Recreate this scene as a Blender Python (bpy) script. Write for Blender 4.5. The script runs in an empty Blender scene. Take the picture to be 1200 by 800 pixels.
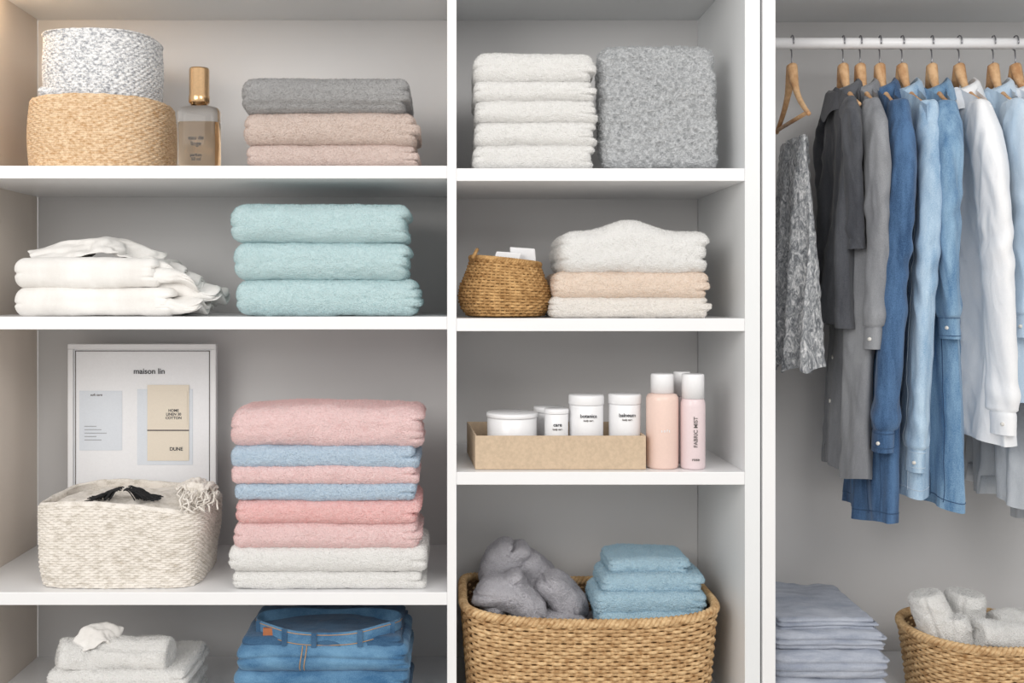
import bpy, math, random
import numpy as np
from mathutils import Vector
random.seed(3)
S=0.002; D=2.4; VX=530.0; VY=345.0; Z0=1.30
def k(y): return S*(D+y)/D
def X(px,y=0.0): return (px-VX)*k(y)
def Z(py,y=0.0): return Z0-(py-VY)*k(y)
scene=bpy.context.scene
coll=scene.collection
# ---------------------------------------------------------------- noise
def _h(ix,iy,iz,seed):
    n=(ix.astype(np.int64)*374761393+iy.astype(np.int64)*668265263+iz.astype(np.int64)*1274126177+seed*362437)&0xffffffff
    n=((n^(n>>13))*1103515245)&0xffffffff
    n=((n^(n>>15))*668265263)&0xffffffff
    n=n^(n>>16)
    return (n&0xffffff)/float(0xffffff)*2-1
def vnoise(P,seed=0):
    P=np.asarray(P,float); i=np.floor(P); f=P-i; u=f*f*(3-2*f)
    x,y,z=i[...,0],i[...,1],i[...,2]; r=0
    for dx in (0,1):
        wx=u[...,0] if dx else 1-u[...,0]
        for dy in (0,1):
            wy=u[...,1] if dy else 1-u[...,1]
            for dz in (0,1):
                wz=u[...,2] if dz else 1-u[...,2]
                r=r+wx*wy*wz*_h(x+dx,y+dy,z+dz,seed)
    return r
def fbm(P,seed=0,o=3):
    r=0;a=1;t=0
    for i in range(o):
        r=r+a*vnoise(P*(2**i)+i*7.3,seed+i); t+=a; a*=.5
    return r/t
def sstep(x): x=np.clip(x,0,1); return x*x*(3-2*x)
# ---------------------------------------------------------------- mesh builder
PILE={}
class MB:
    def __init__(s): s.v=[];s.n=0;s.f=[];s.ls=[];s.mi=[];s.sm=[];s.mats=[]
    def mat(s,m):
        if m not in s.mats: s.mats.append(m)
        return s.mats.index(m)
    def raw(s,V,F,m,smooth=True):
        V=np.asarray(V,float).reshape(-1,3); mi=s.mat(m)
        for f in F:
            f=np.asarray(f)
            if f.ndim==2:
                s.f.append((f+s.n).ravel()); s.ls+= [f.shape[1]]*f.shape[0]; s.mi+=[mi]*f.shape[0]; s.sm+=[smooth]*f.shape[0]
            else:
                s.f.append(f+s.n); s.ls.append(len(f)); s.mi.append(mi); s.sm.append(smooth)
        s.v.append(V); s.n+=len(V)
    def grid(s,P,m,wu=True,wn=False,cap0=False,cap1=False,smooth=True,flip=False):
        n,q=P.shape[:2]
        I=np.arange(n*q).reshape(n,q)
        A=I if wn else I[:-1]; B=np.roll(I,-1,0) if wn else I[1:]
        if wu: a,b,c,d=A,np.roll(A,-1,1),np.roll(B,-1,1),B
        else: a,b,c,d=A[:,:-1],A[:,1:],B[:,1:],B[:,:-1]
        Q=np.stack([a.ravel(),b.ravel(),c.ravel(),d.ravel()],1)
        if flip: Q=Q[:,::-1]
        F=[Q]
        if cap0: F.append(I[0][::-1].copy() if not flip else I[0].copy())
        if cap1: F.append(I[-1].copy() if not flip else I[-1][::-1].copy())
        s.raw(P,F,m,smooth)
    def fuzz(s,V,Q,m,dens=.24e6,L=.0036,w=.0007,seed=0,maxn=26000,both=False,inset=.0005):
        """terry pile: short fibres standing on the surface (real triangles)"""
        V=np.asarray(V,float).reshape(-1,3); rs=np.random.RandomState(seed+77)
        A,B,C,E=V[Q[:,0]],V[Q[:,1]],V[Q[:,2]],V[Q[:,3]]
        nv=np.cross(C-A,E-B); ar=np.linalg.norm(nv,axis=1)*.5; nv/=ar[:,None]*2+1e-15
        mid=(A+B+C+E)/4; c=V.mean(0)
        if not both:
            if np.sum((nv*(mid-c)).sum(1)*ar)<0: nv=-nv
        ar2=np.where((nv[:,1]>.55)|(nv[:,2]<-.75),0,ar) if not both else ar
        n=int(min(maxn,ar2.sum()*dens)); 
        if n<10: return
        f=np.searchsorted(np.cumsum(ar2),rs.rand(n)*ar2.sum()); f=np.clip(f,0,len(Q)-1)
        a=rs.rand(n,1); b=rs.rand(n,1)
        p=(A[f]*(1-a)+B[f]*a)*(1-b)+(E[f]*(1-a)+C[f]*a)*b
        N=nv[f]
        if both: N=N*np.sign(rs.rand(n,1)-.5)
        d=N+.6*rs.randn(n,3); d/=np.linalg.norm(d,axis=1,keepdims=True)
        t=np.cross(d,rs.randn(n,3)); t/=np.linalg.norm(t,axis=1,keepdims=True)
        l=L*(.5+.8*rs.rand(n,1)); p=p+N*(inset*(-1 if not both else 1))
        T=np.stack([p-t*w,p+t*w,p+d*l],1).reshape(-1,3)
        s.raw(T,[np.arange(3*n).reshape(n,3)],PILE.get(m.name,m),False)
    def box(s,x0,x1,y0,y1,z0,z1,m,bev=0.0):
        V=[(x,y,z) for z in (z0,z1) for y in (y0,y1) for x in (x0,x1)]
        s.raw(V,[np.array([[0,2,3,1],[4,5,7,6],[0,1,5,4],[2,6,7,3],[0,4,6,2],[1,3,7,5]])],m,False)
    def lathe(s,prof,c,m,seg=64,cap0=True,cap1=True,smooth=True):
        a=np.linspace(0,2*math.pi,seg,endpoint=False)
        P=np.array([[(c[0]+r*math.cos(t),c[1]+r*math.sin(t),c[2]+z) for t in a] for r,z in prof])
        s.grid(P,m,True,False,cap0,cap1,smooth)
    def tube(s,path,r,m,sides=8,closed=False,up=(0,0,1),flat=1.0,cap=True):
        P=np.asarray(path,float); n=len(P); r=np.broadcast_to(np.asarray(r,float),(n,))
        T=(np.roll(P,-1,0)-np.roll(P,1,0)) if closed else np.gradient(P,axis=0)
        T/=np.linalg.norm(T,axis=1,keepdims=True)+1e-12
        sd=np.cross(T,np.array(up,float)); sd/=np.linalg.norm(sd,axis=1,keepdims=True)+1e-12
        u2=np.cross(sd,T)
        a=np.linspace(0,2*math.pi,sides,endpoint=False)
        G=P[:,None,:]+r[:,None,None]*(np.cos(a)[None,:,None]*sd[:,None,:]*flat+np.sin(a)[None,:,None]*u2[:,None,:])
        s.grid(G,m,True,closed,cap and not closed,cap and not closed,True)
    def build(s,name,parent=None,bevel=0):
        me=bpy.data.meshes.new(name)
        V=np.concatenate(s.v).astype(np.float32); L=np.concatenate(s.f).astype(np.int32)
        tot=np.array(s.ls); st=np.concatenate([[0],np.cumsum(tot)[:-1]]).astype(np.int32)
        me.vertices.add(len(V)); me.vertices.foreach_set('co',V.ravel())
        me.loops.add(len(L)); me.loops.foreach_set('vertex_index',L)
        me.polygons.add(len(st)); me.polygons.foreach_set('loop_start',st)
        for m in s.mats: me.materials.append(m)
        me.polygons.foreach_set('material_index',np.array(s.mi,dtype=np.int32))
        me.polygons.foreach_set('use_smooth',np.array(s.sm,dtype=bool))
        me.update(calc_edges=True); me.validate()
        o=bpy.data.objects.new(name,me); coll.objects.link(o)
        if parent: o.parent=parent
        if bevel:
            b=o.modifiers.new('bev','BEVEL'); b.width=bevel; b.segments=2; b.limit_method='ANGLE'
        return o
def empty(name):
    e=bpy.data.objects.new(name,None); e.empty_display_size=.05; coll.objects.link(e); return e
# ---------------------------------------------------------------- cloth simulation (settled crumpled cloths, used as geometry)
def sim_crumple(seed,size=.46,n=38,frames=36,rb=.085):
    rs=np.random.RandomState(seed)
    g=np.linspace(-size/2,size/2,n); gx,gy=np.meshgrid(g,g)
    P=np.stack([gx,gy,np.zeros_like(gx)],-1); P[...,2]=.26+.05*fbm(P*9+seed*3,seed,3)
    mb=MB(); mb.grid(P,M['linen'],False); cl=mb.build('tmp_cloth')
    a=np.linspace(0,2*math.pi,28,endpoint=False); R=[]
    for r,z in ((.001,0),(rb*.6,.0),(rb,.01),(rb*1.15,.06),(rb*2.2,.18),(rb*4.2,.34)): R.append(np.column_stack([r*np.cos(a),r*np.sin(a),0*a+z]))
    mf=MB(); mf.grid(np.array(R),M['linen']); fn=mf.build('tmp_funnel')
    for o in (fn,):
        o.modifiers.new('c','COLLISION'); o.collision.thickness_outer=.004; o.collision.cloth_friction=2; o.collision.damping=.3
    c=cl.modifiers.new('cloth','CLOTH'); st=c.settings; st.quality=4; st.mass=.25; st.air_damping=1.0
    st.tension_stiffness=12; st.compression_stiffness=12; st.bending_stiffness=.25; st.shear_stiffness=5
    c.collision_settings.use_self_collision=True; c.collision_settings.self_distance_min=.006; c.collision_settings.distance_min=.004; c.collision_settings.collision_quality=2
    c.point_cache.frame_start=1; c.point_cache.frame_end=frames
    scene.frame_start=1; scene.frame_end=frames
    for f in range(1,frames+1): scene.frame_set(f)
    dg=bpy.context.evaluated_depsgraph_get(); ev=cl.evaluated_get(dg); me=ev.to_mesh()
    V=np.empty(len(me.vertices)*3,np.float32); me.vertices.foreach_get('co',V); V=V.reshape(-1,3).astype(float)
    ev.to_mesh_clear()
    I=np.arange(n*n).reshape(n,n); F=np.stack([I[:-1,:-1].ravel(),I[:-1,1:].ravel(),I[1:,1:].ravel(),I[1:,:-1].ravel()],1)
    for o in (cl,fn): bpy.data.objects.remove(o,do_unlink=True)
    scene.frame_set(1)
    V[:,:2]-=V[:,:2].mean(0); V[:,2]-=V[:,2].min()
    return V,F
CR={}
def crumpled(name,parent,mat,seed,c,ext,rotz=0,thick=.007,tilt=0,smooth=0,fz=False):
    """place a settled cloth so its bounding box is ext (x,y,z), resting with bottom at c.z"""
    V,F=CR[seed]; a=math.radians(rotz); t=math.radians(tilt)
    W=V.copy()
    if smooth:
        n=int(round(math.sqrt(len(W)))); G=W.reshape(n,n,3)
        for _ in range(smooth):
            Gp=np.pad(G,((1,1),(1,1),(0,0)),mode='edge'); G=.5*G+.125*(Gp[:-2,1:-1]+Gp[2:,1:-1]+Gp[1:-1,:-2]+Gp[1:-1,2:])
        W=G.reshape(-1,3)
    x,z=W[:,0].copy(),W[:,2].copy(); W[:,0]=x*math.cos(t)-z*math.sin(t); W[:,2]=x*math.sin(t)+z*math.cos(t)
    x,y=W[:,0].copy(),W[:,1].copy(); W[:,0]=x*math.cos(a)-y*math.sin(a); W[:,1]=x*math.sin(a)+y*math.cos(a)
    lo,hi=W.min(0),W.max(0); W=(W-(lo+hi)/2)/(hi-lo)*np.array(ext); W+=np.array(c)+np.array([0,0,ext[2]/2])
    mb=MB(); mb.raw(W,[F],mat); o=mb.build(name,parent)
    s=o.modifiers.new('sub','SUBSURF'); s.levels=1; s.render_levels=1
    s=o.modifiers.new('thick','SOLIDIFY'); s.thickness=thick; s.offset=0
    s=o.modifiers.new('sub2','SUBSURF'); s.levels=1; s.render_levels=1
    return o
# ---------------------------------------------------------------- materials
def s2l(c): return tuple(((v/255)/12.92 if v/255<=.04045 else ((v/255+.055)/1.055)**2.4) for v in c)+(1,)
def base(name):
    m=bpy.data.materials.new(name); m.use_nodes=True
    nt=m.node_tree; b=nt.nodes['Principled BSDF']; return m,nt,b
def plain(name,c,rough=.5,metal=0,bump=0,bs=200,var=0.03,**kw):
    m,nt,b=base(name); b.inputs['Roughness'].default_value=rough; b.inputs['Metallic'].default_value=metal
    tc=nt.nodes.new('ShaderNodeTexCoord'); n=nt.nodes.new('ShaderNodeTexNoise'); n.inputs['Scale'].default_value=bs
    nt.links.new(tc.outputs['Object'],n.inputs['Vector'])
    r=nt.nodes.new('ShaderNodeValToRGB'); l=s2l(c)
    r.color_ramp.elements[0].color=tuple(v*(1-var*2) for v in l[:3])+(1,); r.color_ramp.elements[1].color=tuple(min(1,v*(1+var)) for v in l[:3])+(1,)
    r.color_ramp.elements[0].position=.3; r.color_ramp.elements[1].position=.7
    nt.links.new(n.outputs['Fac'],r.inputs['Fac']); nt.links.new(r.outputs['Color'],b.inputs['Base Color'])
    if bump:
        bp=nt.nodes.new('ShaderNodeBump'); bp.inputs['Strength'].default_value=bump; bp.inputs['Distance'].default_value=.002
        nt.links.new(n.outputs['Fac'],bp.inputs['Height']); nt.links.new(bp.outputs['Normal'],b.inputs['Normal'])
    for kk,v in kw.items(): b.inputs[kk.replace('_',' ')].default_value=v
    return m
TERRY=set()
def terry(name,c,scale=260,bump=.9,dist=.005,var=.06):
    m,nt,b=base(name); b.inputs['Roughness'].default_value=.95
    b.inputs['Sheen Weight'].default_value=.2; b.inputs['Sheen Roughness'].default_value=.6
    b.inputs['Specular IOR Level'].default_value=.1
    tc=nt.nodes.new('ShaderNodeTexCoord')
    n=nt.nodes.new('ShaderNodeTexNoise'); n.inputs['Scale'].default_value=scale; n.inputs['Detail'].default_value=3; n.inputs['Roughness'].default_value=.6
    v=nt.nodes.new('ShaderNodeTexVoronoi'); v.inputs['Scale'].default_value=scale*1.3
    n2=nt.nodes.new('ShaderNodeTexNoise'); n2.inputs['Scale'].default_value=18; n2.inputs['Detail'].default_value=4
    for q in (n,v,n2): nt.links.new(tc.outputs['Object'],q.inputs['Vector'])
    ad=nt.nodes.new('ShaderNodeMath'); ad.operation='SUBTRACT'
    nt.links.new(n.outputs['Fac'],ad.inputs[0])
    ml=nt.nodes.new('ShaderNodeMath'); ml.operation='MULTIPLY'; ml.inputs[1].default_value=.45
    nt.links.new(v.outputs['Distance'],ml.inputs[0]); nt.links.new(ml.outputs[0],ad.inputs[1])
    bp=nt.nodes.new('ShaderNodeBump'); bp.inputs['Strength'].default_value=bump; bp.inputs['Distance'].default_value=dist
    nt.links.new(ad.outputs[0],bp.inputs['Height']); nt.links.new(bp.outputs['Normal'],b.inputs['Normal'])
    r=nt.nodes.new('ShaderNodeValToRGB'); l=s2l(c)
    r.color_ramp.elements[0].color=tuple(x*(1-var*2.2) for x in l[:3])+(1,); r.color_ramp.elements[1].color=tuple(min(1,x*(1+var*.6)) for x in l[:3])+(1,)
    r.color_ramp.elements[0].position=.1; r.color_ramp.elements[1].position=.5
    mx=nt.nodes.new('ShaderNodeMath'); mx.operation='MULTIPLY_ADD'; mx.inputs[1].default_value=.35
    nt.links.new(n2.outputs['Fac'],mx.inputs[0]); nt.links.new(ad.outputs[0],mx.inputs[2])
    nt.links.new(mx.outputs[0],r.inputs['Fac']); nt.links.new(r.outputs['Color'],b.inputs['Base Color'])
    p=bpy.data.materials.new(name+'_pile'); p.use_nodes=True; t=p.node_tree; t.nodes.remove(t.nodes['Principled BSDF'])
    col=tuple(min(.92,x*1.05) for x in l[:3])+(1,)
    nn=t.nodes.new('ShaderNodeTexNoise'); nn.inputs['Scale'].default_value=60
    tc2=t.nodes.new('ShaderNodeTexCoord'); t.links.new(tc2.outputs['Object'],nn.inputs['Vector'])
    rr=t.nodes.new('ShaderNodeValToRGB'); rr.color_ramp.elements[0].color=tuple(x*.94 for x in col[:3])+(1,); rr.color_ramp.elements[1].color=col
    t.links.new(nn.outputs['Fac'],rr.inputs['Fac'])
    df=t.nodes.new('ShaderNodeBsdfDiffuse'); tr=t.nodes.new('ShaderNodeBsdfTranslucent'); ms=t.nodes.new('ShaderNodeMixShader'); ms.inputs[0].default_value=.36
    t.links.new(rr.outputs['Color'],df.inputs['Color']); t.links.new(rr.outputs['Color'],tr.inputs['Color'])
    t.links.new(df.outputs[0],ms.inputs[1]); t.links.new(tr.outputs[0],ms.inputs[2]); t.links.new(ms.outputs[0],t.nodes['Material Output'].inputs['Surface'])
    PILE[m.name]=p
    TERRY.add(m.name); return m
def cloth(name,c1,c2,tw=700,bump=.35,stretch=(14,14,3),rough=.85,lo=.35,hi=.65,sheen=.15,wr=0.0,ws=22):
    m,nt,b=base(name); b.inputs['Roughness'].default_value=rough; b.inputs['Specular IOR Level'].default_value=.15
    b.inputs['Sheen Weight'].default_value=sheen
    tc=nt.nodes.new('ShaderNodeTexCoord'); mp=nt.nodes.new('ShaderNodeMapping'); mp.inputs['Scale'].default_value=stretch
    nt.links.new(tc.outputs['Object'],mp.inputs['Vector'])
    n=nt.nodes.new('ShaderNodeTexNoise'); n.inputs['Scale'].default_value=1; n.inputs['Detail'].default_value=6; n.inputs['Roughness'].default_value=.6
    nt.links.new(mp.outputs[0],n.inputs['Vector'])
    f=nt.nodes.new('ShaderNodeTexNoise'); f.inputs['Scale'].default_value=tw; nt.links.new(tc.outputs['Object'],f.inputs['Vector'])
    ad=nt.nodes.new('ShaderNodeMath'); ad.operation='MULTIPLY_ADD'; ad.inputs[1].default_value=.5
    sb=nt.nodes.new('ShaderNodeMath'); sb.operation='SUBTRACT'; sb.inputs[1].default_value=.5
    nt.links.new(f.outputs['Fac'],sb.inputs[0]); nt.links.new(sb.outputs[0],ad.inputs[0]); nt.links.new(n.outputs['Fac'],ad.inputs[2])
    r=nt.nodes.new('ShaderNodeValToRGB'); r.color_ramp.elements[0].color=s2l(c1); r.color_ramp.elements[1].color=s2l(c2)
    r.color_ramp.elements[0].position=lo; r.color_ramp.elements[1].position=hi
    nt.links.new(ad.outputs[0],r.inputs['Fac']); nt.links.new(r.outputs['Color'],b.inputs['Base Color'])
    bp=nt.nodes.new('ShaderNodeBump'); bp.inputs['Strength'].default_value=bump; bp.inputs['Distance'].default_value=.0015
    nt.links.new(ad.outputs[0],bp.inputs['Height']); nt.links.new(bp.outputs['Normal'],b.inputs['Normal'])
    if wr:
        mp2=nt.nodes.new('ShaderNodeMapping'); mp2.inputs['Rotation'].default_value=(.5,.6,.2); mp2.inputs['Scale'].default_value=(1.3,1,.55)
        nt.links.new(tc.outputs['Object'],mp2.inputs['Vector'])
        w=nt.nodes.new('ShaderNodeTexNoise'); w.inputs['Scale'].default_value=ws; w.inputs['Detail'].default_value=3; w.inputs['Distortion'].default_value=.8
        nt.links.new(mp2.outputs[0],w.inputs['Vector'])
        b2=nt.nodes.new('ShaderNodeBump'); b2.inputs['Strength'].default_value=wr; b2.inputs['Distance'].default_value=.012
        nt.links.new(w.outputs['Fac'],b2.inputs['Height']); nt.links.new(bp.outputs['Normal'],b2.inputs['Normal']); nt.links.new(b2.outputs['Normal'],b.inputs['Normal'])
    return m
def sequin(name):
    m,nt,b=base(name); b.inputs['Roughness'].default_value=.45
    tc=nt.nodes.new('ShaderNodeTexCoord'); mp=nt.nodes.new('ShaderNodeMapping'); mp.inputs['Scale'].default_value=(60,60,30)
    v=nt.nodes.new('ShaderNodeTexNoise'); v.inputs['Scale'].default_value=1.3; v.inputs['Detail'].default_value=8; v.inputs['Roughness'].default_value=.75; v.inputs['Distortion'].default_value=1.5
    nt.links.new(tc.outputs['Object'],mp.inputs['Vector']); nt.links.new(mp.outputs[0],v.inputs['Vector'])
    r=nt.nodes.new('ShaderNodeValToRGB'); cr=r.color_ramp
    cr.elements[0].position=.36; cr.elements[0].color=s2l((80,84,90)); cr.elements[1].position=.64; cr.elements[1].color=s2l((235,235,236))
    e=cr.elements.new(.5); e.color=s2l((155,158,162))
    nt.links.new(v.outputs['Fac'],r.inputs['Fac']); nt.links.new(r.outputs['Color'],b.inputs['Base Color'])
    bp=nt.nodes.new('ShaderNodeBump'); bp.inputs['Strength'].default_value=.7; bp.inputs['Distance'].default_value=.004
    nt.links.new(v.outputs['Fac'],bp.inputs['Height']); nt.links.new(bp.outputs['Normal'],b.inputs['Normal'])
    return m
M={}
M['white_lam']=plain('white_laminate',(237,237,238),.35,var=.01,bs=3)
M['side_lam']=plain('side_laminate',(230,232,233),.45,var=.01,bs=3)
M['back_shade_lam']=plain('back_laminate_shade_tint',(216,215,215),.6,var=.012,bs=3)  # same white laminate, greyed so the recess shade is in its colour
M['warm_glow_lam']=plain('side_laminate_glow_tint',(220,209,198),.5,var=.02,bs=3)  # beige tint paints the warm glow onto the left side panel
M['wall']=plain('wall_paint',(225,226,228),.8,var=.01,bs=5)
M['floor']=plain('floor_paint',(200,195,188),.6,var=.04,bs=4)
M['white']=terry('terry_white',(238,237,235),var=.02)
M['cream']=terry('terry_cream',(238,233,227),var=.03)
M['peach']=terry('terry_peach',(235,217,201))
M['greyt']=terry('terry_grey',(164,163,163))
M['beige']=terry('terry_beige',(212,194,184))
M['rose']=terry('terry_rosebeige',(217,198,190))
M['aqua']=terry('terry_aqua',(196,220,223),var=.05)
M['pink']=terry('terry_pink',(238,208,207),var=.05)
M['coral']=terry('terry_coral',(240,195,193),var=.05)
M['pblue']=terry('terry_paleblue',(190,208,224),var=.05)
M['sky']=terry('terry_skyblue',(178,207,222),var=.05)
M['grey2']=terry('terry_lilacgrey',(188,186,192))
M['fluff']=terry('fluffy_grey',(196,198,200),scale=150,bump=1,dist=.007,var=.10)
M['linen']=cloth('linen_white',(228,225,221),(240,238,235),tw=900,bump=.3,wr=.2,ws=16)
M['denim_d']=cloth('denim_dark',(38,64,98),(84,116,154),stretch=(30,30,5),lo=.3,hi=.68,tw=500,bump=.5,wr=.25)
M['denim_m']=cloth('denim_mid',(80,118,156),(146,178,204),stretch=(30,30,5),lo=.3,hi=.7,tw=500,bump=.5,wr=.25)
M['denim_l']=cloth('denim_light',(130,162,192),(186,208,226),stretch=(30,30,5),lo=.3,hi=.7,tw=500,bump=.5,wr=.25)
M['denim_j']=cloth('denim_jeans',(56,98,136),(112,154,186),stretch=(10,20,20),lo=.3,hi=.7,bump=.6,wr=.25)
M['denim_j2']=cloth('denim_jeans_dark',(42,74,106),(80,116,148),stretch=(10,20,20),lo=.3,hi=.7,bump=.6,wr=.25)
M['shirt_pb']=cloth('cotton_paleblue',(176,198,218),(206,220,233),bump=.2,wr=.25)
M['shirt_w']=cloth('cotton_white',(234,236,239),(246,246,248),bump=.2,wr=.25)
M['shirt_g']=cloth('cotton_grey',(118,120,125),(150,152,156),bump=.2,wr=.25)
M['shirt_k']=cloth('cotton_charcoal',(64,66,72),(94,96,101),bump=.2,wr=.25)
M['shirt_lg']=cloth('cotton_palegrey',(210,216,223),(230,234,239),bump=.2,wr=.25)
M['greyblue']=cloth('cotton_greyblue',(146,153,168),(180,185,196),stretch=(10,30,60),bump=.6,wr=.3,ws=26)
M['sequin']=sequin('sequin_lace')
M['wicker']=cloth('wicker_reed',(160,120,78),(232,200,154),tw=120,stretch=(30,30,60),bump=.6,rough=.6,lo=.25,hi=.72,sheen=0)
M['wicker_block']=plain('wicker_light_block',(120,90,58),.9,bump=.3)  # dark brown for the sheet added inside baskets to block light
M['seagrass']=cloth('seagrass',(150,110,66),(214,174,120),tw=300,stretch=(40,40,60),bump=.7,rough=.7,lo=.3,hi=.7,sheen=0)
M['rattan']=cloth('rattan_pale',(192,152,108),(238,214,182),tw=400,stretch=(90,90,120),bump=.6,rough=.7,lo=.3,hi=.65)
M['cotton_rope']=cloth('cotton_rope',(200,192,180),(236,230,222),tw=500,stretch=(40,40,90),bump=.6,rough=.9,lo=.3,hi=.55)
M['knit']=cloth('white_knit',(158,160,166),(240,240,240),tw=500,stretch=(120,120,160),bump=.6,rough=.9,lo=.36,hi=.56)
M['wood']=cloth('hanger_wood',(186,140,100),(224,186,144),tw=60,stretch=(40,12,12),bump=.1,rough=.4,sheen=0)
M['steel']=plain('hook_steel',(150,150,155),.3,.9)
M['gold']=plain('gold_metal',(222,184,140),.22,1)
M['kraft']=plain('kraft_board',(202,180,154),.85,bump=.2,bs=120,var=.05)
M['plastic_w']=plain('plastic_white',(240,240,242),.3,var=.005)
M['plastic_p']=plain('plastic_pink',(236,208,196),.3,var=.01)
M['plastic_l']=plain('plastic_rose',(230,212,214),.3,var=.01)
M['ink']=plain('ink_dark',(60,62,68),.7)
M['inkg']=plain('ink_grey',(110,104,102),.7)
M['line']=plain('line_grey',(160,162,168),.7)
M['paper_w']=plain('paper_white',(242,243,246),.7,var=.01)
M['paper_b']=plain('paper_blue',(224,230,238),.7,var=.01)
M['paper_k']=plain('paper_kraft',(234,224,208),.7,var=.01)
M['black']=plain('black_yarn',(28,28,30),.8,bump=.5)
M['leather']=plain('leather_patch',(170,104,66),.6,bump=.2)
M['thread']=plain('stitch_thread',(196,150,98),.8)
M['threadb']=plain('stitch_thread_blue',(54,82,116),.8)
M['threadl']=plain('stitch_thread_light',(196,212,226),.8)
M['button']=plain('shirt_button',(225,222,216),.3)
def glass(name,c,rough=.03,ior=1.45):
    m,nt,b=base(name); b.inputs['Base Color'].default_value=s2l(c); b.inputs['Roughness'].default_value=rough
    b.inputs['Transmission Weight'].default_value=1; b.inputs['IOR'].default_value=ior; return m
M['glass']=glass('bottle_glass',(254,253,251),ior=1.25)
M['amber']=glass('perfume_liquid',(253,232,206),ior=1.12)
CR[1]=sim_crumple(1,size=.44); CR[2]=sim_crumple(2,size=.38); CR[3]=(CR[1][0]*np.array([1,-1,1]),CR[1][1][:,::-1])

# ---------------------------------------------------------------- cabinet
DP=0.46
top_l=Z(-38); base_z=Z(850)
cab=empty('shelving_unit')
def panel(name,x0,x1,y0,y1,z0,z1,m,par=cab,bev=.0015):
    b=MB(); b.box(x0,x1,y0,y1,z0,z1,m); o=b.build(name,par,bev); return o
xl0=X(-49); xd0=X(524); xd1=X(535); xr0=X(873); xr1=X(891)
panel('side_left',xl0-.022,xl0,0,DP,0.0,top_l+.03,M['warm_glow_lam'])
panel('divider',xd0,xd1,0,DP,0.06,top_l,M['white_lam'])
panel('side_right',xr0,xr1,0,DP,0.0,top_l+.03,M['side_lam'])
panel('top_panel',xl0,xr0,0,DP,top_l,top_l+.03,M['side_lam'])
panel('back_panel',xl0,xr0,DP,DP+.012,0,top_l+.03,M['back_shade_lam'])
panel('bottom_panel',xl0,xr0,0,DP,base_z-.03,base_z,M['white_lam'])
panel('plinth',xl0,xr0,.04,.06,0,base_z-.03,M['white_lam'])
SZ={}
for nm,py,a,b_ in (('A',194,xl0,xd0),('B',371,xl0,xd0),('C',694,xl0,xd0),('RA',197,xd1,xr0),('RB',373,xd1,xr0),('RC',553,xd1,xr0)):
    SZ[nm]=Z(py); panel('shelf_'+nm.lower(),a,b_,0.001,DP,Z(py)-.030,Z(py),M['white_lam'])
WD=.55
war=empty('wardrobe_cabinet')
wx0=X(893); wx1=X(908); wxr=X(1420); wt=Z(-47); wb=Z(858)
panel('side_left',wx0,wx1,-.006,WD,0,wt+.03,M['white_lam'],war)
panel('side_right',wxr,wxr+.03,0,WD,0,wt+.03,M['side_lam'],war)
panel('back_panel',wx1,wxr,WD,WD+.012,0,wt+.03,M['back_shade_lam'],war)
panel('top_panel',wx1,wxr,0,WD,wt,wt+.03,M['side_lam'],war)
panel('bottom_panel',wx1,wxr,0,WD,wb-.03,wb,M['white_lam'],war)
panel('plinth',wx1,wxr,.04,.06,0,wb-.03,M['white_lam'],war)
RY=.28; RZ=Z(51,RY)
b=MB(); b.tube([(wx1,RY,RZ),(wxr,RY,RZ)],.0145,M['plastic_w'],24,up=(0,1,0))
b.tube([(wx1,RY,RZ),(wx1+.012,RY,RZ)],.026,M['plastic_w'],24,up=(0,1,0)); b.build('clothes_rail')
b=MB(); b.box(-3.2,4.2,-5,1.0,-.05,0,M['floor']); b.build('floor')
b=MB(); b.box(-3.2,4.2,.6,.7,0,2.9,M['wall']); b.build('wall_back')

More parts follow.
